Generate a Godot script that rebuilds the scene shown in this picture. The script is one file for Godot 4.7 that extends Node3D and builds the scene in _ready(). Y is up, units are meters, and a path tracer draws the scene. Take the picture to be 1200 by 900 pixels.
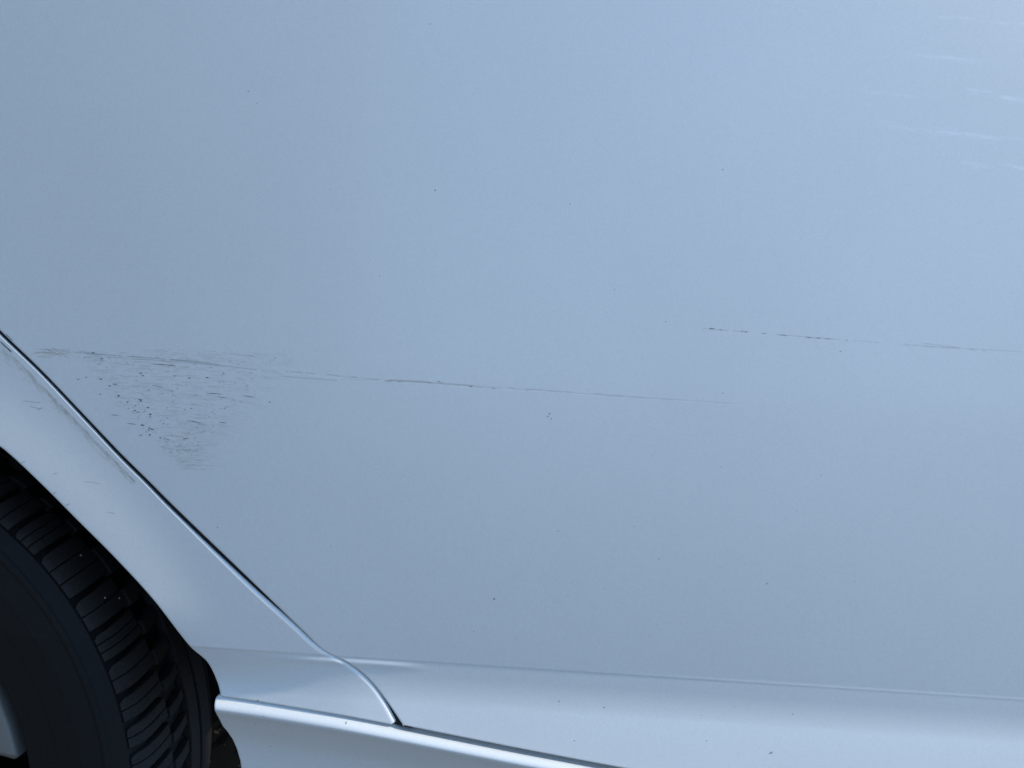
extends Node3D
# Close view of the lower rear door and quarter panel of a silver car, with part of its rear wheel.
# Body panels are drawn in drafting units (0.7 mm each, u to the rear-to-front right, v down) and
# laid on a curved body side; sizes come out in metres.

const UNIT := 0.0007
const STAND := 0.742          # camera distance from the body side
const ROLL := 4.2             # the camera was held a little crooked
const TYRE_R := 0.3362
const HUB := Vector2(-0.6533, -0.3712)   # wheel centre on the side plane, metres from its middle

var height := 0.0
var rot := Transform2D()
var rng := RandomNumberGenerator.new()
var M := {}
var wear: Image
const WEAR_W := 2048
const WEAR_H := 1536

func _ready() -> void:
	rng.seed = 20
	var a := deg_to_rad(ROLL)
	height = 0.331 - (HUB.x * sin(a) + HUB.y * cos(a))
	# --- camera
	var cam := Camera3D.new()
	cam.name = "camera"
	cam.transform = Transform3D(Basis(Vector3(cos(a), sin(a), 0), Vector3(-sin(a), cos(a), 0), Vector3(0, 0, 1)), Vector3(0, height, STAND))
	cam.fov = rad_to_deg(2.0 * atan(450.0 * UNIT / STAND))
	cam.near = 0.02
	cam.far = 400.0
	add_child(cam)
	# --- sky
	var sky_mat := ProceduralSkyMaterial.new()
	sky_mat.sky_top_color = Color(0.54, 0.685, 0.875)
	sky_mat.sky_horizon_color = Color(0.635, 0.785, 0.945)
	sky_mat.sky_curve = 0.25
	sky_mat.ground_bottom_color = Color(0.16, 0.17, 0.19)
	sky_mat.ground_horizon_color = Color(0.42, 0.47, 0.54)
	sky_mat.sun_angle_max = 12.0
	sky_mat.sun_curve = 0.2
	var env := Environment.new()
	env.background_mode = Environment.BG_SKY
	env.sky = Sky.new()
	env.sky.sky_material = sky_mat
	env.tonemap_mode = Environment.TONE_MAPPER_LINEAR
	env.tonemap_exposure = 2.27
	env.sdfgi_enabled = true
	env.ssao_enabled = true
	env.ssil_enabled = true
	var we := WorldEnvironment.new()
	we.name = "daylight"
	we.environment = env
	add_child(we)
	# --- hazy sun, high beyond the front of the car
	var sun := DirectionalLight3D.new()
	sun.name = "sun"
	sun.light_color = Color(1.0, 0.96, 0.88)
	sun.light_energy = 0.6
	sun.light_angular_distance = 2.0
	sun.shadow_enabled = true
	add_child(sun)
	sun.look_at_from_position(Vector3(0.70, 0.68, 0.085), Vector3.ZERO)
	make_materials()
	make_ground()
	make_added_wall()
	make_car()

# ------------------------------------------------------------------ the body side as a surface
func crease(u: float) -> float:
	return 757.0 + 0.0646 * (u - 225.0)

func lerp_list(p: Array, x: float) -> float:
	if x <= p[0][0]:
		return p[0][1]
	for i in range(1, p.size()):
		if x <= p[i][0]:
			return lerpf(p[i - 1][1], p[i][1], (x - p[i - 1][0]) / (p[i][0] - p[i - 1][0]))
	return p[-1][1]

const SILL := [[240, 812.0], [252, 813.5], [300, 820.5], [340, 827.0], [400, 837.0], [440, 844.5], [468, 850.0], [520, 860.5], [600, 876.5], [700, 895.5], [800, 914.0], [1000, 948.0], [1300, 990.0], [2300, 1080.0]]
func sill_top(u: float) -> float:   # the line where the side meets the sill ridge
	return (lerp_list(SILL, u - 14.0) + lerp_list(SILL, u) * 2.0 + lerp_list(SILL, u + 14.0)) / 4.0

func side_z(u: float, v: float) -> float:
	var x := (u - 600.0) * UNIT
	var y := (450.0 - v) * UNIT
	var z := -(0.06 if y > 0.0 else 0.17) * y * y - 0.055 * x * x
	var t := (v - crease(u)) * UNIT
	if t > -0.004:
		z += 0.00016 * exp(-pow(t / 0.0009, 2.0)) * smoothstep(650, 950, u)
	if t > 0.0:
		var h1 := lerpf(-0.26, 0.04, smoothstep(240, 430, u))
		var s2 := 0.28
		z += h1 * minf(t, 0.012)
		z -= 0.0003 * smoothstep(0.0, 0.0016, t) * (1.0 - smoothstep(650, 950, u))
		var b := t - 0.012
		if b > 0.0:
			var w := 0.024
			var c := minf(b, w)
			z += h1 * c + (s2 - h1) * c * c / (2.0 * w)
			if b > w:
				z += s2 * (b - w)
	if u > 290.0 and u < 510.0:   # a shallow ripple added below the crease, shaped to give a lighter streak
		z += 0.0007 * exp(-pow((t - 0.0055) / 0.0026, 2.0)) * smoothstep(290, 370, u) * (1.0 - smoothstep(455, 505, u))
	var r := Vector2(u + 280.0, v - 950.0).length()
	z += 0.004 * pow(1.0 - smoothstep(490.0, 610.0, r), 2.0) * (1.0 - smoothstep(700.0, 770.0, v))
	return z

func side(u: float, v: float, out := 0.0) -> Vector3:   # a point on the body side, before the roll
	var z := side_z(u, v)
	var k := (STAND - z) / STAND * UNIT
	return Vector3((u - 600.0) * k, (450.0 - v) * k, z + out)

func stand(p: Vector3) -> Vector3:      # from side-plane axes to the world
	var a := deg_to_rad(ROLL)
	return Vector3(p.x * cos(a) - p.y * sin(a), height + p.x * sin(a) + p.y * cos(a), p.z)

# ------------------------------------------------------------------ mesh helpers
func grid_mesh(g: Array, m: Material, st: SurfaceTool = null, wrap := false, flip := false) -> SurfaceTool:
	# g: rows of points (side-plane axes); smooth normals from the neighbours; uv from the side plane
	if st == null:
		st = SurfaceTool.new()
		st.begin(Mesh.PRIMITIVE_TRIANGLES)
		st.set_material(m)
	var nr := g.size()
	var nc: int = g[0].size()
	var pts := PackedVector3Array()
	var nrm := PackedVector3Array()
	for i in nr:
		for j in nc:
			pts.append(g[i][j])
			var du: Vector3
			if wrap:
				du = g[i][(j + 1) % (nc - 1)] - g[i][(j - 1 + nc - 1) % (nc - 1)]
			else:
				du = g[i][mini(j + 1, nc - 1)] - g[i][maxi(j - 1, 0)]
			var dv: Vector3 = g[mini(i + 1, nr - 1)][j] - g[maxi(i - 1, 0)][j]
			var n := dv.cross(du)
			if flip:
				n = -n
			nrm.append(n.normalized() if n.length_squared() > 1e-20 else Vector3(0, 0, 1))
	var a := deg_to_rad(ROLL)
	for i in nr - 1:
		for j in nc - 1:
			var q := [i * nc + j, i * nc + j + 1, (i + 1) * nc + j + 1, (i + 1) * nc + j]
			var order := [0, 1, 2, 0, 2, 3] if not flip else [0, 2, 1, 0, 3, 2]
			for k in order:
				var id: int = q[k]
				var p := pts[id]
				var n := nrm[id]
				st.set_normal(Vector3(n.x * cos(a) - n.y * sin(a), n.x * sin(a) + n.y * cos(a), n.z))
				st.set_uv(wear_uv(p))
				st.add_vertex(stand(p))
	return st

func wear_uv(p: Vector3) -> Vector2:
	return Vector2((p.x + 0.46) / 0.92, (0.345 - p.y) / 0.69)

func obj(called: String, st: SurfaceTool, parent: Node, tangents := false) -> MeshInstance3D:
	st.index()
	if tangents:
		st.generate_tangents()
	var o := MeshInstance3D.new()
	o.name = called
	o.mesh = st.commit()
	parent.add_child(o, true)
	return o

func tag(o: Node, label: String, category := "", group := "", kind := "") -> void:
	if label: o.set_meta("label", label)
	if category: o.set_meta("category", category)
	if group: o.set_meta("group", group)
	if kind: o.set_meta("kind", kind)

func smooth_curve(p: Array, step := 3.0) -> PackedVector2Array:   # Catmull-Rom through the points
	var out := PackedVector2Array()
	for i in p.size() - 1:
		var p0: Vector2 = p[maxi(i - 1, 0)]
		var p1: Vector2 = p[i]
		var p2: Vector2 = p[i + 1]
		var p3: Vector2 = p[mini(i + 2, p.size() - 1)]
		var n := maxi(2, int(p1.distance_to(p2) / step))
		# centripetal-like handles scaled by the local span
		var d := p1.distance_to(p2)
		var m1 := (p2 - p0) * (d / maxf(p1.distance_to(p0) + d, 1e-3))
		var m2 := (p3 - p1) * (d / maxf(p3.distance_to(p2) + d, 1e-3))
		for k in n:
			var t := float(k) / n
			var t2 := t * t
			var t3 := t2 * t
			out.append(p1 * (2 * t3 - 3 * t2 + 1) + m1 * (t3 - 2 * t2 + t) + p2 * (-2 * t3 + 3 * t2) + m2 * (t3 - t2))
	out.append(p[-1])
	return out

func nearer(to: Array, p: Array, share: float) -> PackedVector2Array:   # p drawn towards another line of as many points
	var out := []
	for i in p.size(): out.append(to[i].lerp(p[i], share * lerpf(0.66, 1.0, smoothstep(545.0, 700.0, p[i].y))))
	return smooth_curve(out)

func offset_curve(c: PackedVector2Array, d: float) -> PackedVector2Array:   # to the left of travel for d > 0 (v down)
	var out := PackedVector2Array()
	for i in c.size():
		var t := (c[mini(i + 1, c.size() - 1)] - c[maxi(i - 1, 0)]).normalized()
		out.append(c[i] + Vector2(t.y, -t.x) * d)
	return out

# where a curve (running downwards) meets the row q: [point, tangent]
func meet(c: PackedVector2Array, q: float, bottom: Callable, top: float) -> Array:
	var f := func(p: Vector2) -> float: return p.y - row_v(p.x, q, bottom, top)
	var lo := 0
	var hi := c.size() - 1
	if f.call(c[lo]) >= 0.0:
		return [c[lo], (c[1] - c[0]).normalized()]
	if f.call(c[hi]) <= 0.0:
		return [c[hi], (c[hi] - c[hi - 1]).normalized()]
	while hi - lo > 1:
		var mid := (lo + hi) / 2
		if f.call(c[mid]) < 0.0: lo = mid
		else: hi = mid
	var a: float = f.call(c[lo])
	var b: float = f.call(c[hi])
	var t := a / (a - b)
	var i0 := maxi(lo - 1, 0)
	var i1 := mini(hi + 1, c.size() - 1)
	return [c[lo].lerp(c[hi], t), (c[i1] - c[i0]).normalized()]

func row_v(u: float, q: float, bottom: Callable, top: float) -> float:
	if q <= 1.0:
		return lerpf(top, crease(u), q)
	return lerpf(crease(u), bottom.call(u), q - 1.0)

func hem(r: float) -> Array:    # [inset from the edge, drop] in units, metres; rolled edge then return flange
	var out := []
	for k in 9:
		var an := PI / 2 * k / 8.0
		out.append([r * (1.0 - sin(an)), r * (1.0 - cos(an))])
	return out

# A pressed panel between two downward curves, each edge with a rolled hem of its own radius (units) and a return flange (metres)
func panel(left: PackedVector2Array, right: PackedVector2Array, bottom: Callable, top: float, qs: Array, cols: Array, hl: float, hr: float, hb: float, flange: Vector3, hem_from := -1e9, slim := 1.0) -> SurfaceTool:
	var li := offset_curve(left, hl)
	var ri := right if slim < 1.0 else offset_curve(right, -hr)   # a slim hem lies outside its line and widens downwards
	var bi := func(u: float) -> float: return bottom.call(u) - hb
	var g := []
	var lh := hem(hl)
	var rh := hem(hr)
	var bh := hem(hb)
	for i in qs.size() + (bh.size() + 1 if hb > 0.0 else 0):
		var low := i >= qs.size()
		var q: float = qs[mini(i, qs.size() - 1)]
		var ml := meet(li, q, bi, top)
		var mr := meet(ri, q, bi, top)
		var pl: Vector2 = ml[0]
		var pr: Vector2 = mr[0]
		var nl := Vector2(-ml[1].y, ml[1].x)
		var nr := Vector2(mr[1].y, -mr[1].x)
		var db := Vector2.ZERO
		var zb := 0.0
		if low:
			var k := mini(i - qs.size(), bh.size() - 1)
			db = Vector2(0, hb - bh[k][0])
			zb = -bh[k][1] * UNIT - (flange.z if i - qs.size() >= bh.size() else 0.0)
		var row := []
		var keep := 1.0 if pl.y > hem_from else 0.0
		if hl > 0.0:
			var e: Vector2 = pl + nl * hl
			row.append(side(e.x + db.x, e.y + db.y, (-hl * UNIT - flange.x) * keep + zb))
			for k in range(8, 0, -1):
				e = pl + nl * (hl - lh[k][0])
				row.append(side(e.x + db.x, e.y + db.y, -lh[k][1] * UNIT * keep + zb))
		for w in cols:
			var u: float = lerpf(pl.x, pr.x, w)
			var v: float = row_v(u, q, bi, top)
			# keep the corner points on their curves
			v += lerpf(pl.y - row_v(pl.x, q, bi, top), pr.y - row_v(pr.x, q, bi, top), w)
			row.append(side(u + db.x, v + db.y, zb))
		if hr > 0.0:
			var f := lerpf(slim, 1.0, smoothstep(545.0, 760.0, pr.y))
			for k in range(1, 9):
				var e: Vector2 = pr + nr * (hr - rh[k][0]) * f
				row.append(side(e.x + db.x, e.y + db.y, -rh[k][1] * UNIT * f + zb))
			var e2: Vector2 = pr + nr * hr * f
			row.append(side(e2.x + db.x, e2.y + db.y, -hr * UNIT * f - flange.y + zb))
		g.append(row)
	return grid_mesh(g, M.paint)

func spread(parts: Array) -> Array:   # [[from, to, steps], ...] joined
	var out := []
	for p in parts:
		for k in p[2]:
			out.append(lerpf(p[0], p[1], float(k) / p[2]))
	out.append(parts[-1][1])
	return out

# ------------------------------------------------------------------ materials
func speckle(w: int, h: int, base: Color, amount: float, coarse: float, seed_: int) -> Image:
	var n := FastNoiseLite.new()
	n.seed = seed_
	n.frequency = 0.004
	n.fractal_octaves = 4
	var r := RandomNumberGenerator.new()
	r.seed = seed_
	var data := PackedByteArray()
	data.resize(w * h * 3)
	var low := n.get_image(w / 4, h / 4, false, false, false)
	low.resize(w, h, Image.INTERPOLATE_CUBIC)
	low.convert(Image.FORMAT_L8)
	var ld := low.get_data()
	for i in w * h:
		var d := (r.randf() + r.randf() - 1.0) * amount + (ld[i] / 255.0 - 0.5) * coarse
		data[i * 3] = clampi(int((base.r + d) * 255.0 + r.randf()), 0, 255)
		data[i * 3 + 1] = clampi(int((base.g + d) * 255.0 + r.randf()), 0, 255)
		data[i * 3 + 2] = clampi(int((base.b + d) * 255.0 + r.randf()), 0, 255)
	return Image.create_from_data(w, h, false, Image.FORMAT_RGB8, data)

func dab(p: Vector2, rad: Vector2, c: Color, alpha: float, turn := 0.0) -> void:   # a soft-edged spot of dirt, bare primer or painted highlight; wear pixels
	var reach := maxf(rad.x, rad.y) + 1.0
	for y in range(int(p.y - reach), int(p.y + reach) + 1):
		for x in range(int(p.x - reach), int(p.x + reach) + 1):
			if x < 1 or y < 1 or x >= WEAR_W - 1 or y >= WEAR_H - 1:
				continue
			var d := (Vector2(x + 0.5, y + 0.5) - p).rotated(-turn)
			var f := clampf((1.0 - (d / rad).length()) * minf(rad.x, rad.y) + 0.5, 0.0, 1.0)
			if f > 0.0:
				wear.set_pixel(x, y, wear.get_pixel(x, y).lerp(c, f * alpha))

func on_wear(u: float, v: float) -> Vector2:
	var q := wear_uv(side(u, v))
	return Vector2(q.x * WEAR_W, q.y * WEAR_H)

func streak(u0: float, v0: float, u1: float, v1: float, width: float, c: Color, alpha: float, broken := 0.3) -> void:
	var a := on_wear(u0, v0)
	var b := on_wear(u1, v1)
	var n := maxi(2, int(a.distance_to(b) / 1.5))
	var strength := 1.0
	var ang := (b - a).angle()
	for k in n:
		if rng.randf() < 0.12:
			strength = rng.randf_range(1.0 - broken, 1.0) if rng.randf() > broken * 0.6 else 0.0
		var t := float(k) / n
		var ends := minf(1.0, minf(t, 1.0 - t) * 6.0 + 0.25)
		dab(a.lerp(b, t) + Vector2(0, rng.randf_range(-0.25, 0.25)), Vector2(1.4, width * ends * rng.randf_range(0.7, 1.2)), c, alpha * strength * 0.7, ang)

func make_materials() -> void:
	wear = speckle(WEAR_W, WEAR_H, Color(0.78, 0.786, 0.780), 0.026, 0.03, 3)
	paint_wear()
	wear.generate_mipmaps()
	var p := StandardMaterial3D.new()
	p.albedo_texture = ImageTexture.create_from_image(wear)
	p.texture_repeat = false
	p.metallic = 0.11
	p.roughness = 0.48
	p.clearcoat_enabled = true
	p.clearcoat = 0.35
	p.clearcoat_roughness = 0.12
	var flake := speckle(WEAR_W / 2, WEAR_H / 2, Color(0.5, 0.5, 1.0), 0.0, 0.0, 21)
	var fr := RandomNumberGenerator.new()
	fr.seed = 77
	var fd := flake.get_data()
	for i in WEAR_W / 2 * WEAR_H / 2:
		fd[i * 3] = 128 + int(clampf(fr.randfn(0.0, 16.0), -60, 60))
		fd[i * 3 + 1] = 128 + int(clampf(fr.randfn(0.0, 16.0), -60, 60))
		fd[i * 3 + 2] = 250
	flake = Image.create_from_data(WEAR_W / 2, WEAR_H / 2, false, Image.FORMAT_RGB8, fd)
	flake.generate_mipmaps()
	p.normal_enabled = true
	p.normal_texture = ImageTexture.create_from_image(flake)
	p.normal_scale = 0.06
	M.paint = p
	M.rubber = plain(Color(0.115, 0.118, 0.122), 0.72)
	M.tread = plain(Color(0.125, 0.127, 0.13), 0.8)
	var rub := speckle(512, 512, Color(0.14, 0.137, 0.133), 0.08, 0.07, 8)
	rub.generate_mipmaps()
	for k in ["rubber", "tread"]:
		M[k].metallic_specular = 0.35
		M[k].albedo_color = Color(0.52, 0.52, 0.53) if k == "rubber" else Color(1.0, 0.98, 0.96)
		M[k].albedo_texture = ImageTexture.create_from_image(rub)
		M[k].uv1_triplanar = true
		M[k].uv1_scale = Vector3(4, 4, 4)
	M.liner = plain(Color(0.05, 0.05, 0.052), 0.95)
	M.alloy = plain(Color(0.45, 0.44, 0.42), 0.75)
	M.alloy.metallic = 0.2
	M.dark = plain(Color(0.10, 0.105, 0.11), 0.8)
	M.gap_black = plain(Color(0.055, 0.056, 0.06), 0.85)
	M.grit = plain(Color(0.62, 0.60, 0.56), 0.9)
	M.mud = plain(Color(0.36, 0.34, 0.31), 0.95)
	M.chip = plain(Color(0.40, 0.39, 0.375), 0.9)
	var ground := plain(Color.WHITE, 0.95)
	var gi := speckle(1024, 1024, Color(0.43, 0.42, 0.40), 0.12, 0.1, 5)
	gi.generate_mipmaps()
	ground.albedo_texture = ImageTexture.create_from_image(gi)
	ground.uv1_triplanar = true
	ground.uv1_world_triplanar = true
	ground.uv1_scale = Vector3(0.7, 0.7, 0.7)
	M.ground = ground
	M.render = plain(Color(0.66, 0.63, 0.59), 0.95)

func plain(c: Color, rough: float) -> StandardMaterial3D:
	var m := StandardMaterial3D.new()
	m.albedo_color = c
	m.roughness = rough
	return m

func paint_wear() -> void:
	var grey := Color(0.42, 0.43, 0.44)
	var dark := Color(0.16, 0.17, 0.18)
	var tan := Color(0.55, 0.52, 0.46)
	# the triangular rub mark: many short strokes along the direction of travel
	for k in 1250:
		var q := rng.randf()
		var v := lerpf(412.0, 548.0, pow(q, 1.25)) + rng.randf_range(-3, 3)
		var f := (v - 412.0) / 133.0
		var left := lerpf(70.0, 206.0, f)
		var right := lerpf(345.0, 240.0, clampf(f, 0.0, 1.0)) + rng.randf_range(-30, 14)
		var u := lerpf(left, right, pow(rng.randf(), 0.9))
		var l := rng.randf_range(2.0, 17.0) * (1.0 if rng.randf() < 0.85 else 2.0)
		l = minf(l, right + 10.0 - u)
		if l > 1.0:
			streak(u, v, u + l, v + l * rng.randf_range(0.03, 0.10), rng.randf_range(0.4, 0.8), Color(0.46, 0.43, 0.40), rng.randf_range(0.04, 0.21) * (1.0 - 0.4 * f) * (1.0 - 0.6 * smoothstep(left + (right - left) * 0.5, right, u)), 0.6)
	for k in 190:   # pits
		var f := rng.randf()
		var v := lerpf(415.0, 535.0, f)
		var u := lerpf(lerpf(95.0, 195.0, f), lerpf(330.0, 228.0, f), pow(rng.randf(), 1.2))
		dab(on_wear(u, v), Vector2(rng.randf_range(0.9, 2.0), rng.randf_range(0.6, 1.1)), dark if rng.randf() < 0.2 else grey, rng.randf_range(0.2, 0.5), rng.randf_range(-0.3, 0.5))
	# pale tan rub at its start, by the shut line
	for k in 14:
		var u := rng.randf_range(38, 62)
		streak(u, 407.0 + rng.randf_range(0, 13), u + rng.randf_range(10, 28), 408.0 + rng.randf_range(1, 14), 1.0, tan, rng.randf_range(0.15, 0.4))
	# the long scratch that leaves it
	for s in [[45, 409, 120, 416, 0.4], [100, 414, 250, 425, 0.4], [110, 417, 260, 428, 0.3], [200, 421, 330, 437, 0.3], [320, 434, 420, 442, 0.35], [330, 441, 400, 446, 0.25]]:
		streak(s[0], s[1], s[2], s[3], 0.9, grey, s[4], 0.4)
	for s in [[395, 441, 480, 447, 0.8, 0.2], [440, 444.5, 520, 448, 1.1, 0.22], [470, 446, 570, 454, 0.8, 0.2], [515, 449, 640, 457.5, 0.85, 0.25], [555, 452.5, 640, 458.5, 1.3, 0.12], [620, 456, 730, 463.5, 0.8, 0.2], [700, 462, 800, 469, 0.8, 0.17], [770, 466.5, 862, 473, 0.7, 0.13], [400, 444, 520, 449, 0.8, 0.16], [640, 458, 760, 467, 0.8, 0.14]]:
		streak(s[0], s[1], s[2], s[3], s[4], Color(0.42, 0.40, 0.37), s[5], 0.3)
	for s in [[300, 434, 420, 444, 0.8, 0.25], [395, 443, 560, 455, 0.8, 0.3], [540, 453, 720, 465, 0.8, 0.25], [700, 464, 880, 476, 0.7, 0.2], [830, 387, 985, 400, 0.7, 0.2]]:   # a lit lower edge, painted in as a pale highlight
		streak(s[0], s[1], s[2], s[3], s[4], Color(0.93, 0.93, 0.93), s[5], 0.6)
	# right hand scratch, dark then grey
	for s in [[824, 385, 985, 398, 0.8, 0.25], [1000, 399, 1120, 408, 0.8, 0.16], [1080, 402, 1160, 412, 1.3, 0.2], [1060, 405, 1198, 412, 0.8, 0.2]]:
		streak(s[0], s[1], s[2], s[3], s[4], Color(0.40, 0.41, 0.40), s[5], 0.4)
	# pale scuffs near the upper right
	for s in [[1020, 145, 1225, 166, 8, 6.0], [1060, 152, 1190, 164, 5, 3.0], [1090, 18, 1160, 23, 6, 3.0], [1140, 23, 1230, 30, 9, 2.5], [1040, 62, 1190, 75, 8, 5.0], [1130, 106, 1200, 117, 8, 4.0], [1000, 105, 1110, 116, 5, 5.0], [1120, 190, 1225, 202, 5, 5.0]]:
		for k in s[4] * 3:
			var t := rng.randf() * 0.8
			var t1 := minf(t + rng.randf_range(0.08, 0.3), 1.0)
			var o := rng.randfn(0.0, s[5] * 0.45)
			streak(lerpf(s[0], s[2], t), lerpf(s[1], s[3], t) + o, lerpf(s[0], s[2], t1), lerpf(s[1], s[3], t1) + o, rng.randf_range(1.2, 3.6), Color(0.92, 0.93, 0.93), rng.randf_range(0.04, 0.13), 0.3)
	# brown grime along the quarter panel edge
	for k in 420:
		var t := rng.randf()
		var d := rng.randf() * rng.randf() * lerpf(16.0, 6.0, t)
		var p := Vector2(0, 401).lerp(Vector2(160, 566), t) + Vector2(-0.71, 0.70) * d
		var l := minf(rng.randf_range(3, 14), (1.0 - t) * 230.0)
		streak(p.x, p.y, p.x + l * 0.70, p.y + l * 0.71, rng.randf_range(1.0, 2.4), Color(0.55, 0.50, 0.45), rng.randf_range(0.03, 0.085), 0.4)
	streak(0, 400, 14, 413, 1.2, dark, 0.9, 0.0)
	streak(7, 392, 15, 399, 1.0, grey, 0.8, 0.2)
	# faint scuffs on the quarter panel
	for s in [[28, 470, 48, 472, 0.3], [34, 476, 46, 479, 0.3], [44, 480, 50, 478, 0.6], [24, 543, 30, 540, 0.5], [62, 556, 68, 554, 0.4], [62, 579, 66, 576, 0.5], [76, 593, 82, 590, 0.5], [98, 564, 118, 567, 0.2], [125, 600, 135, 602, 0.25]]:
		streak(s[0], s[1], s[2], s[3], 0.9, Color(0.45, 0.43, 0.4), s[4], 0.3)
	# specks of dirt
	for s in [[510, 223, 1.6], [668, 239, 1.1], [504, 28, 1.0], [301, 121, 0.9], [291, 107, 1.3], [255, 618, 1.1], [579, 702, 1.9], [555, 740, 1.0], [654, 622, 1.0], [772, 655, 1.1], [743, 617, 0.8], [780, 377, 1.0], [847, 461, 1.0], [899, 684, 1.3], [605, 748, 0.7], [709, 690, 0.7], [847, 199, 1.3], [765, 534, 0.8], [845, 547, 0.9], [962, 557, 0.9], [985, 412, 1.3], [644, 485, 1.6], [642, 488, 1.4], [646, 491, 1.2], [387, 222, 0.8], [445, 323, 0.9], [655, 822, 1.4], [708, 829, 1.5], [673, 868, 1.2], [904, 882, 2.0], [902, 883, 1.6], [929, 837, 1.2], [828, 868, 1.2], [822, 838, 0.9], [302, 821, 1.6], [311, 837, 1.0], [406, 846, 1.6], [720, 339, 0.9], [865, 883, 0.7], [310, 885, 1.0], [298, 850, 0.8], [388, 640, 0.8]]:
		dab(on_wear(s[0], s[1]), Vector2(s[2], s[2] * 0.9) * 0.9, dark, 0.55)
	for k in 140:
		dab(on_wear(rng.randf_range(0, 1200), rng.randf_range(0, 900)), Vector2.ONE * rng.randf_range(0.4, 0.8), grey, rng.randf_range(0.15, 0.5))
	for k in 900:   # coarse pale flakes, all over the paint
		dab(on_wear(rng.randf_range(0, 1200), rng.randf_range(0, 900)), Vector2.ONE * rng.randf_range(0.4, 0.7), Color(0.93, 0.93, 0.94), rng.randf_range(0.15, 0.5))
	# a plain border, so that the paint goes on beyond the worn area
	for x in WEAR_W:
		for y in [0, WEAR_H - 1]: wear.set_pixel(x, y, Color(0.78, 0.786, 0.780))
	for y in WEAR_H:
		for x in [0, WEAR_W - 1]: wear.set_pixel(x, y, Color(0.78, 0.786, 0.780))

# ------------------------------------------------------------------ the setting
func make_added_wall() -> void:
	# unseen wall added behind the camera; its reflection dulls the rear of the paint
	var st := SurfaceTool.new()
	st.begin(Mesh.PRIMITIVE_TRIANGLES)
	var bx := BoxMesh.new()
	bx.size = Vector3(9.0, 5.2, 0.3)
	st.append_from(bx, 0, Transform3D(Basis(), Vector3(-5.2, 2.6, 2.6)))
	st.set_material(M.render)
	var w := obj("added_wall", st, self)
	tag(w, "plain wall added behind the camera to dull the light on the rear panels", "wall")

func make_ground() -> void:
	var st := SurfaceTool.new()
	st.begin(Mesh.PRIMITIVE_TRIANGLES)
	st.set_material(M.ground)
	var r := 150.0
	var c := [Vector3(-r, 0, -r), Vector3(r, 0, -r), Vector3(r, 0, r), Vector3(-r, 0, r)]
	for k in [0, 1, 2, 0, 2, 3]:
		st.set_normal(Vector3.UP)
		st.set_uv(Vector2(c[k].x, c[k].z))
		st.add_vertex(c[k])
	var g := obj("ground", st, self)
	tag(g, "pale grey concrete drive under the silver car", "", "", "structure")

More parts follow.
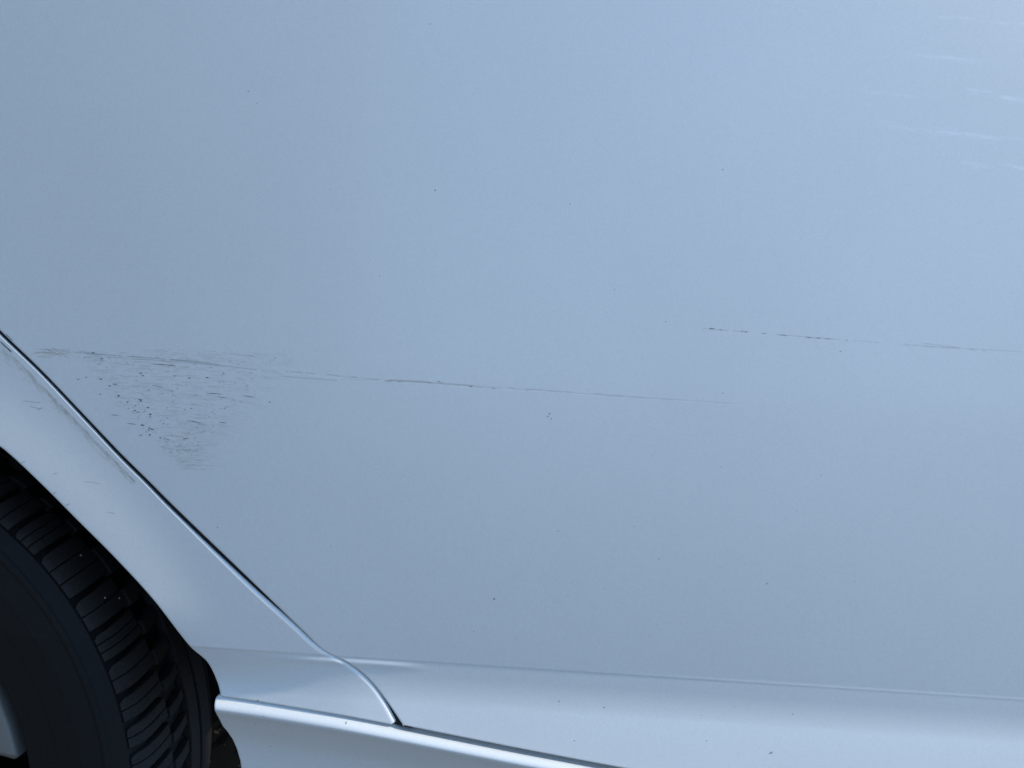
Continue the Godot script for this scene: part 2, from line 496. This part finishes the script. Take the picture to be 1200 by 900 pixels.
# ------------------------------------------------------------------ the car
func make_car() -> void:
	var car := Node3D.new()
	car.name = "car"
	add_child(car)
	tag(car, "silver car seen close at its scratched rear door, quarter panel and rear wheel", "car")
	var top := -170.0
	var door_points := [Vector2(-205, -175), Vector2(-196, 0), Vector2(-178, 110), Vector2(-140, 205), Vector2(-90, 287), Vector2(-40, 346), Vector2(0, 388), Vector2(50, 436.5), Vector2(102, 491), Vector2(143, 534), Vector2(172, 562.5), Vector2(204, 594.5), Vector2(300, 687), Vector2(354.7, 740), Vector2(372, 757), Vector2(385, 766.7), Vector2(404, 775.5), Vector2(422.7, 788), Vector2(438.7, 804), Vector2(453, 822.7), Vector2(466.7, 842.7), Vector2(486, 872)]
	var door_edge := smooth_curve(door_points)
	var quarter_edge := nearer(door_points, [Vector2(-213, -175), Vector2(-204, 0), Vector2(-186, 112), Vector2(-147, 209), Vector2(-97, 292), Vector2(-46, 351), Vector2(-5, 393), Vector2(45, 441), Vector2(97, 496), Vector2(137, 539), Vector2(166.2, 568), Vector2(198, 600.5), Vector2(293, 692), Vector2(346, 740), Vector2(362, 755), Vector2(376, 765.5), Vector2(400, 779.2), Vector2(420, 793), Vector2(435.5, 809), Vector2(448, 828), Vector2(458, 847), Vector2(468, 868)], 1.0)
	var arch := [Vector2(-280, -175), Vector2(-280, 200), Vector2(-280, 436)]
	var arch_round := [Vector2(-278, 436), Vector2(-180, 448), Vector2(-90, 476), Vector2(-40, 499), Vector2(0, 524), Vector2(44, 564), Vector2(89, 609), Vector2(133, 653), Vector2(178, 702), Vector2(222, 758), Vector2(242, 776), Vector2(253, 797), Vector2(259, 818), Vector2(262, 830)]
	var arch_curve := smooth_curve(arch)
	arch_curve.append_array(smooth_curve(arch_round))
	# ---- door
	var front := PackedVector2Array()
	for k in 60: front.append(Vector2(1900, -180 + k * 25.0))
	var qs := spread([[0.0, 0.18, 6], [0.18, 0.96, 90], [0.96, 0.985, 8], [0.985, 1.0, 14], [1.0, 1.1, 14], [1.1, 1.5, 26], [1.5, 2.0, 18]])
	var cols := spread([[0.0, 0.04, 8], [0.04, 0.65, 110], [0.65, 1.0, 16]])
	var door_bottom := func(u: float) -> float: return sill_top(u) - 0.5
	var door := obj("rear_door", panel(door_edge, front, door_bottom, top, qs, cols, 2.6, 0.0, 2.2, Vector3(0.012, 0, 0.010)), car, true)
	tag(door, "rear door with a dark triangular scuff and long scratches")
	# ---- quarter panel, before and behind the wheel
	var qq := spread([[0.0, 0.3, 6], [0.3, 0.97, 110], [0.97, 0.99, 8], [0.99, 1.0, 12], [1.0, 1.2, 16], [1.2, 2.0, 36]])
	var quarter_bottom := func(u: float) -> float: return sill_top(u) + 1.5
	var qcols := spread([[0.0, 0.1, 8], [0.1, 0.9, 40], [0.9, 1.0, 8]])
	var st := panel(arch_curve, quarter_edge, quarter_bottom, top, qq, qcols, 2.4, 5.6, 2.0, Vector3(0.014, 0.014, 0.0), 437.0, 0.2)
	var arch_rear := PackedVector2Array()
	for p in arch_curve: arch_rear.append(Vector2(-560.0 - p.x, p.y))
	var tail := PackedVector2Array()
	for k in 60: tail.append(Vector2(-1150, -180 + k * 25.0))
	var rear_bottom := func(u: float) -> float: return 960.0
	var g := []
	for i in 40:
		var q := i / 39.0 * 2.0
		var m := meet(arch_rear, q, rear_bottom, top)
		var row := []
		for k in 25:
			var u := lerpf(-1150.0, m[0].x, k / 24.0)
			row.append(side(u, row_v(u, q, rear_bottom, top), 0.0))
		g.append(row)
	grid_mesh(g, M.paint, st)
	var quarter := obj("quarter_panel", st, car, true)
	tag(quarter, "narrow quarter panel between wheel arch and shut line")
	make_sill(car)
	make_jamb(car, door_edge)
	make_wheel_well(car, arch_curve)
	make_wheel(car)
	make_scratches(door)

func make_sill(car: Node3D) -> void:
	# distance below the ridge line (units) -> how far it stands out (mm), left end (u)
	var prof := [[-9, -14.0, 258], [-3, -12.0, 258], [0, -3.0, 257], [1.5, -2.8, 255], [3, -2.0, 253.5], [4.5, -0.7, 252.5], [6, 0.8, 252], [8, 2.6, 251.5], [10.5, 4.4, 251], [13, 5.8, 250.6], [15.5, 6.8, 250.6], [17.5, 7.2, 250.8], [19, 7.1, 251], [20.5, 6.4, 251.5], [22, 5.3, 252.3], [25, 2.8, 254], [30, -0.6, 257], [36, -4.0, 260], [44, -7.6, 264], [54, -10.6, 269], [66, -12.9, 273], [80, -14.4, 276.5], [100, -15.4, 279], [125, -16.5, 280], [150, -18.0, 280], [170, -22.0, 280], [185, -31.0, 280], [192, -45.0, 280], [194, -90.0, 280]]
	var ws := spread([[0.0, 0.12, 60], [0.12, 0.35, 40], [0.35, 1.0, 30]])
	var g := []
	var lh := hem(2.4)
	for p in prof:
		var row := []
		for k in range(-9, ws.size()):
			var u := 0.0
			var back := 0.0
			if k < 0:
				var e := -k - 1       # 0..8
				u = p[2] + (lh[e][0] if e < 8 else 0.0)
				back = -lh[e][1] * UNIT - (0.02 if k == -9 else 0.0)
			else:
				u = lerpf(p[2] + 2.4, 2300.0, ws[k])
			var base := sill_top(u)
			var z := side_z(u, base)
			var o: float = p[1] * 0.001
			if p[0] < 6:
				o -= (6.0 - p[0]) / 6.0 * 0.007 * smoothstep(452, 476, u)
			var v: float = base + p[0]
			var zz := z + o
			var kk := (STAND - maxf(zz, z - 0.004)) / STAND * UNIT
			row.append(Vector3((u - 600.0) * kk, (450.0 - v) * kk, zz + back))
		g.append(row)
	var s := obj("sill", grid_mesh(g, M.paint), car, true)
	tag(s, "sill with a rounded ridge along its top")

func make_jamb(car: Node3D, edge: PackedVector2Array) -> void:
	# a black strip added behind the shut line to darken the gap
	var g := []
	for i in range(0, edge.size(), 3):
		var p := edge[i]
		var t := (edge[mini(i + 1, edge.size() - 1)] - edge[maxi(i - 1, 0)]).normalized()
		var n := Vector2(t.y, -t.x)
		var row := []
		for s in [[-16.0, -0.004], [-8.0, 0.0005], [-3.0, 0.0008], [1.0, -0.0005], [6.0, -0.009], [30.0, -0.014], [60.0, -0.03]]:
			var q: Vector2 = p + n * s[0]
			row.append(side(q.x, minf(q.y, sill_top(q.x) + 2.0), s[1] - 0.004))
		g.append(row)
	tag(obj("gap_dark_strip", grid_mesh(g, M.gap_black), car), "black strip added in the shut line to darken the gap")
	# the inner shell that closes the door and sill from behind
	var b := []
	for v in [-170.0, 300.0, 700.0, 860.0, 1000.0]:
		var row := []
		for u in [420.0, 700.0, 1200.0, 1900.0]:
			row.append(Vector3((u - 600.0) * UNIT, (450.0 - v) * UNIT, -0.10))
		b.append(row)
	obj("inner_shell", grid_mesh(b, M.dark), car)

func make_wheel_well(car: Node3D, arch: PackedVector2Array) -> void:
	var whole := PackedVector2Array()
	var lower := PackedVector2Array([Vector2(262, 850), Vector2(272, 875), Vector2(280, 905), Vector2(285, 1010)])
	var half := PackedVector2Array()
	for p in arch:
		if p.x > -279.0: half.append(p)
	half.append_array(lower)
	for i in range(half.size() - 1, -1, -1): whole.append(Vector2(-560 - half[i].x, half[i].y))
	whole.append_array(half)
	var g := []
	for i in range(0, whole.size(), 4):
		var p := whole[i]
		var c := Vector2(-280, 950)
		var d := (p - c).normalized()
		var row := []
		var lip := side(p.x, minf(p.y, 812.0))
		if p.y > 812.0: lip.y -= (p.y - 812.0) * UNIT
		for s in [[3.0, -0.012], [10.0, -0.02], [20.0, -0.06], [30.0, -0.12], [36.0, -0.22], [38.0, -0.34]]:
			row.append(lip + Vector3(d.x * s[0] * UNIT, -d.y * s[0] * UNIT, s[1]))
		g.append(row)
	# the inner wall that closes the well towards the underbody
	var wall := []
	for y in [0.35, 0.0, -0.3, -0.5, -0.64]:
		var row := []
		for x in [-1.25, -0.9, -0.6, -0.4, -0.15]:
			row.append(Vector3(x, y, -0.335))
		wall.append(row)
	obj("well_inner_wall", grid_mesh(wall, M.liner), car)
	var l := obj("arch_liner", grid_mesh(g, M.liner, null, false, true), car)
	tag(l, "black liner of the wheel arch, spotted with dried mud")
	# spots of dried mud on the liner
	# crumbs of dried mud and leaf on the inner wall of the well
	var st := SurfaceTool.new()
	st.begin(Mesh.PRIMITIVE_TRIANGLES)
	st.set_material(M.mud)
	for k in 260:
		var c := Vector3(rng.randf_range(-0.56, -0.30), rng.randf_range(-0.56, -0.20), -0.334)
		var rr := rng.randf_range(0.0008, 0.004) * (1.0 if k % 4 else 1.6)
		var thin := rng.randf_range(0.35, 0.8)
		var turn := rng.randf_range(-0.6, 0.6)
		var tip := c + Vector3(0, 0, rr * 0.5)
		for e in 6:
			var o0 := Vector2(cos(e * TAU / 6), sin(e * TAU / 6) * thin).rotated(turn) * rr
			var o1 := Vector2(cos((e + 1) * TAU / 6), sin((e + 1) * TAU / 6) * thin).rotated(turn) * rr
			for v in [tip, c + Vector3(o1.x, o1.y, 0), c + Vector3(o0.x, o0.y, 0)]:
				st.set_normal(Vector3(0, 0, 1))
				st.add_vertex(stand(v))
	tag(obj("mud_crumbs", st, l), "", "", "", "stuff")

# ------------------------------------------------------------------ wheel
func around(r: float, deg: float, z: float) -> Vector3:
	return Vector3(HUB.x + r * cos(deg_to_rad(deg)), HUB.y + r * sin(deg_to_rad(deg)), z)

func revolve(prof: Array, steps: int, m: Material) -> SurfaceTool:
	var g := []
	for p in prof:
		var row := []
		for k in steps + 1:
			row.append(around(p[0], 360.0 * k / steps, p[1]))
		g.append(row)
	return grid_mesh(g, m, null, true, true)

func profile_at(prof: Array, t: float) -> Vector2:
	var x := t * (prof.size() - 1)
	var i := mini(int(x), prof.size() - 2)
	return Vector2(prof[i][0], prof[i][1]).lerp(Vector2(prof[i + 1][0], prof[i + 1][1]), x - i)

func block(prof: Array, floor_r: Array, a0: float, a1: float, slant: float, corner := 0.0) -> SurfaceTool:
	# one rubber block over the profile between two angles, dropping to the groove floor at its sides
	var g := []
	var ts := [-1.0, 0.0, 0.03, 0.08, 0.14, 0.2, 0.36, 0.52, 0.68, 0.84, 0.97, 1.0, 2.0]
	var w := a1 - a0
	var c := minf(0.10, w * 0.08)
	var as_ := [-1.0, a0, a0 + c, a0 + w * 0.5, a1 - c, a1, -2.0]
	for t in ts:
		var row := []
		var tt := clampf(t, 0.0, 1.0)
		var top := profile_at(prof, tt)
		var low := profile_at(floor_r, tt)
		var edge_t: bool = t == 0.0 or t == 1.0
		for k in as_.size():
			var an: float = as_[clampi(k, 1, as_.size() - 2)]
			if k >= as_.size() - 3: an -= corner * pow(1.0 - minf(tt / 0.2, 1.0), 2.0)
			var side_: bool = k == 0 or k == as_.size() - 1 or t < 0.0 or t > 1.0
			var p := low if side_ else top
			if not side_ and (edge_t or k == 1 or k == as_.size() - 2):
				p = top.lerp(low, 0.12)
			row.append(around(p.x, an + slant * tt * tt, p.y))
		g.append(row)
	return grid_mesh(g, M.tread, null, false, true)

func make_wheel(car: Node3D) -> void:
	var carcass := [[0.215, -0.085], [0.2255, -0.070], [0.2290, -0.058], [0.2330, -0.0515], [0.2420, -0.0480], [0.2475, -0.0470], [0.2480, -0.0462], [0.256, -0.0435], [0.262, -0.0419], [0.2624, -0.0412], [0.2634, -0.0411], [0.2638, -0.0415], [0.270, -0.0403], [0.278, -0.0396], [0.2845, -0.0397], [0.2849, -0.0392], [0.2857, -0.0392], [0.2861, -0.0398], [0.290, -0.0400], [0.2975, -0.0410], [0.3015, -0.0420], [0.3025, -0.0418], [0.3033, -0.0406], [0.3040, -0.0404], [0.3075, -0.0412], [0.3082, -0.0416], [0.3088, -0.0432], [0.3100, -0.0438], [0.3160, -0.0464], [0.3205, -0.0488], [0.3212, -0.0496], [0.3216, -0.0515], [0.3218, -0.0535], [0.3245, -0.0580], [0.3268, -0.066], [0.3280, -0.077], [0.3285, -0.095], [0.3287, -0.150], [0.3285, -0.215], [0.326, -0.245], [0.315, -0.262], [0.29, -0.270], [0.25, -0.262], [0.221, -0.24]]
	var tyre := obj("tyre", revolve(carcass, 240, M.rubber), car)
	tag(tyre, "black tyre with blocky shoulder tread")
	var shoulder := [[0.3224, -0.0498], [0.3262, -0.0530], [0.3298, -0.0585], [0.3326, -0.0660], [0.3344, -0.0750], [0.3354, -0.0860], [0.3360, -0.0980], [0.3362, -0.1080]]
	var shoulder_low := [[0.3216, -0.0530], [0.3235, -0.0570], [0.3258, -0.063], [0.3272, -0.070], [0.3280, -0.078], [0.3284, -0.088], [0.3286, -0.098], [0.3286, -0.108]]
	var second := [[0.3362, -0.1130], [0.3363, -0.120], [0.3363, -0.13], [0.3363, -0.14], [0.3362, -0.1480]]
	var second_low := [[0.3286, -0.1130], [0.3286, -0.120], [0.3286, -0.13], [0.3286, -0.14], [0.3286, -0.1480]]
	var pitches := [8.8, 6.0, 5.2, 5.4, 4.5, 4.2, 4.3, 4.8, 5.2, 6.0, 7.4, 8.6, 6.4, 5.2, 4.6, 4.2]
	var an := 43.3
	var total := 0.0
	var i := 0
	while total < 359.0:
		var p: float = pitches[i % pitches.size()]
		if total + p > 356.0: p = 360.0 - total
		var start := an - 1.05
		var end := an - p + 0.02
		var n := 3 if p > 5.1 and i % 2 == 0 else 2
		for k in n:
			var b1 := lerpf(start, end, float(k) / n) - (0.07 if k > 0 else 0.0)
			var b0 := lerpf(start, end, float(k + 1) / n) + (0.07 if k < n - 1 else 0.0)
			obj("tread_block", block(shoulder, shoulder_low, b0, b1, 1.1, minf(0.7, (b1 - b0) * 0.35) if k == 0 else 0.0), tyre)
		obj("tread_block", block(second, second_low, end + 0.5, start - p * 0.25, 1.2), tyre)
		an -= p
		total += p
		i += 1
	for z in [-0.155, -0.186]:
		var st := revolve([[0.328, z], [0.3355, z], [0.3362, z - 0.0015], [0.3362, z - 0.0235], [0.3355, z - 0.025], [0.328, z - 0.025]], 180, M.tread)
		obj("tread_rib", st, tyre)
	# ---- alloy wheel face
	var barrel := revolve([[0.2225, -0.070], [0.2215, -0.073], [0.217, -0.085], [0.212, -0.12], [0.205, -0.20], [0.205, -0.26]], 120, M.dark)
	var rim := obj("rim", barrel, car)
	tag(rim, "grey wheel rim at the tyre's centre")
	obj("brake_disc", revolve([[0.15, -0.13], [0.15, -0.125], [0.06, -0.125], [0.001, -0.125]], 64, M.dark), rim)
	obj("hub_cap", revolve([[0.075, -0.09], [0.074, -0.074], [0.068, -0.070], [0.03, -0.066], [0.0005, -0.065]], 48, M.alloy), rim)
	for s in 7:
		var base := 10.9 + s * 360.0 / 7.0
		var g := []
		for rr in [[0.2285, -0.075, 0.3], [0.2296, -0.0560, 0.15], [0.2290, -0.0535, 0.0], [0.2270, -0.0520, 0.0], [0.215, -0.0525, 1.5], [0.19, -0.056, 5.0], [0.15, -0.062, 7.0], [0.11, -0.068, 5.0], [0.072, -0.072, 0.0]]:
			var row := []
			for k in [-1, 0, 0.04, 0.2, 0.4, 0.6, 0.8, 0.96, 1.0, 2]:
				var a0: float = base + rr[2]
				var a1: float = base + 34.0 - rr[2]
				var t := clampf(k, 0.0, 1.0)
				var down: float = 0.02 if k < 0.0 or k > 1.0 else (0.0012 if k == 0.0 or k == 1.0 else 0.0)
				row.append(around(rr[0] * 0.967, lerpf(a0, a1, t), rr[1] - down))
			g.append(row)
		obj("spoke", grid_mesh(g, M.alloy), rim)
	# grit caught in the tread
	var spots := [[Vector2(94.5, 651), 0.0011, "pale grit speck caught high in the tyre tread"], [Vector2(123, 700.5), 0.0010, "grit speck in the middle of the tyre tread, left of its twin"], [Vector2(139.5, 701), 0.0010, "grit speck in the middle of the tyre tread, right of its twin"], [Vector2(144.5, 893), 0.0010, "lowest grit speck on the tyre shoulder at the photo's edge"]]
	for s in spots:
		var z := -0.062
		var o := MeshInstance3D.new()
		var sm := SphereMesh.new()
		sm.radius = s[1]
		sm.height = s[1] * 1.5
		sm.radial_segments = 7
		sm.rings = 4
		o.mesh = sm
		o.material_override = M.grit
		o.name = "pebble"
		add_child(o, true)
		# sits where its line of sight meets the tread
		var q: Vector2 = s[0]
		var best := Vector3.ZERO
		for step in 400:
			z = -0.045 - step * 0.0002
			var kk := (STAND - z) / STAND * UNIT
			best = Vector3((q.x - 600.0) * kk, (450.0 - q.y) * kk, z)
			var r := Vector2(best.x - HUB.x, best.y - HUB.y).length()
			var lim := 0.0
			for m in shoulder.size() - 1:
				if z <= shoulder[m][1] and z >= shoulder[m + 1][1]:
					lim = lerpf(shoulder[m][0], shoulder[m + 1][0], (z - shoulder[m][1]) / (shoulder[m + 1][1] - shoulder[m][1]))
			if lim > 0.0 and r <= lim:
				break
		o.position = stand(best)
		o.rotation = Vector3(s[1] * 900.0, s[1] * 700.0, 0.3)
		tag(o, s[2], "pebble", "grit in the tyre tread")

# ------------------------------------------------------------------ scratches that cut through the paint
func fleck(st: SurfaceTool, u: float, v: float, l: float, w: float, slope: float) -> void:
	# an irregular sliver of bare primer, a hair proud of the paint
	var top := []
	var low := []
	var n := 5
	var a := deg_to_rad(ROLL)
	for k in n + 1:
		var t := float(k) / n
		var h := w * 0.5 * sin(PI * clampf(t, 0.04, 0.96)) * rng.randf_range(0.6, 1.2)
		var c := rng.randf_range(-0.15, 0.15) * w
		top.append(stand(side(u + l * t, v + slope * l * t + c - h, 0.00012)))
		low.append(stand(side(u + l * t, v + slope * l * t + c + h, 0.00012)))
	for k in n:
		for p in [top[k], top[k + 1], low[k + 1], top[k], low[k + 1], low[k]]:
			st.set_normal(Vector3(0, 0, 1))
			st.add_vertex(p)

func make_scratches(door: Node3D) -> void:
	var st := SurfaceTool.new()
	st.begin(Mesh.PRIMITIVE_TRIANGLES)
	st.set_material(M.chip)
	for s in [[165, 498, 4.5, 2.6], [173, 501.5, 4, 1.5], [176, 502.5, 4.5, 1.8], [173, 504, 3, 1.3], [174, 509.5, 3, 1.6], [174.5, 485.5, 3.5, 2.4], [175, 488.5, 2.5, 1.2], [171.5, 477, 3.5, 1.5], [157.5, 475.5, 2.5, 1.6], [162, 468, 5, 1.8], [163.5, 470, 3, 1.4], [148, 471, 3, 1.6], [137, 463.5, 4, 2.0], [116.5, 444, 3.5, 1.8], [127, 452, 3, 1.5], [107.5, 413, 3.5, 1.7], [117, 420, 4, 1.7], [100, 442, 2, 1.6], [90, 444.5, 3.5, 1.3], [116, 461.5, 3, 1.2], [156, 481, 4, 1.5], [160, 483, 4, 1.0], [168, 481.5, 3, 1.1], [163, 437, 4, 1.3], [166, 440, 3, 1.3], [203, 440.5, 3, 1.3], [220, 443, 4, 1.2], [240.5, 442.3, 4.5, 1.5], [131, 450, 7, 1.0], [173, 457, 2.5, 1.2], [176, 426.5, 22, 0.9], [195, 428, 12, 0.9], [214, 514, 7, 1.1], [195, 515, 4, 1.3], [186, 513, 4, 1.2], [240, 460.5, 22, 0.8], [284, 463.3, 15, 0.9], [254, 464.5, 14, 0.8], [220, 492.5, 18, 0.8], [256, 494.5, 10, 0.9], [130, 486, 10, 1.0], [148, 496, 12, 0.9], [315, 471, 2.5, 1.3], [162, 510, 6, 0.9], [178, 451, 14, 0.8]]:
		fleck(st, s[0], s[1], s[2], s[3], 0.08 + rng.randf_range(-0.1, 0.15))
	var chips := obj("scuff_chips", st, door)
	tag(chips, "dark chips of the triangular scuff beside the shut line", "", "", "stuff")
	st = SurfaceTool.new()
	st.begin(Mesh.PRIMITIVE_TRIANGLES)
	st.set_material(M.chip)
	for s in [[450, 446.2, 10, 0.6], [464, 447.2, 8, 0.6], [500, 448, 7, 0.5], [513, 447, 3, 1.0], [550, 453, 3.5, 1.0], [576, 455, 5, 0.7]]:
		fleck(st, s[0], s[1], s[2], s[3], 0.07)
	tag(obj("scratch", st, door), "long thin scratch running from the scuff towards the middle", "", "", "stuff")
	st = SurfaceTool.new()
	st.begin(Mesh.PRIMITIVE_TRIANGLES)
	st.set_material(M.chip)
	for s in [[830.5, 384.7, 7, 1.1], [843, 386.4, 4, 0.7], [868, 388, 3, 0.8], [873, 388.6, 2.6, 1.3], [892, 390.6, 7, 0.6], [914, 392.4, 8, 0.8], [944, 395.2, 8, 0.7], [956, 396, 6, 1.0], [966, 396.8, 9, 0.7], [991, 398.6, 2.2, 1.0]]:
		fleck(st, s[0], s[1], s[2], s[3], 0.07)
	tag(obj("scratch", st, door), "short broken scratch at the right of the door", "", "", "stuff")
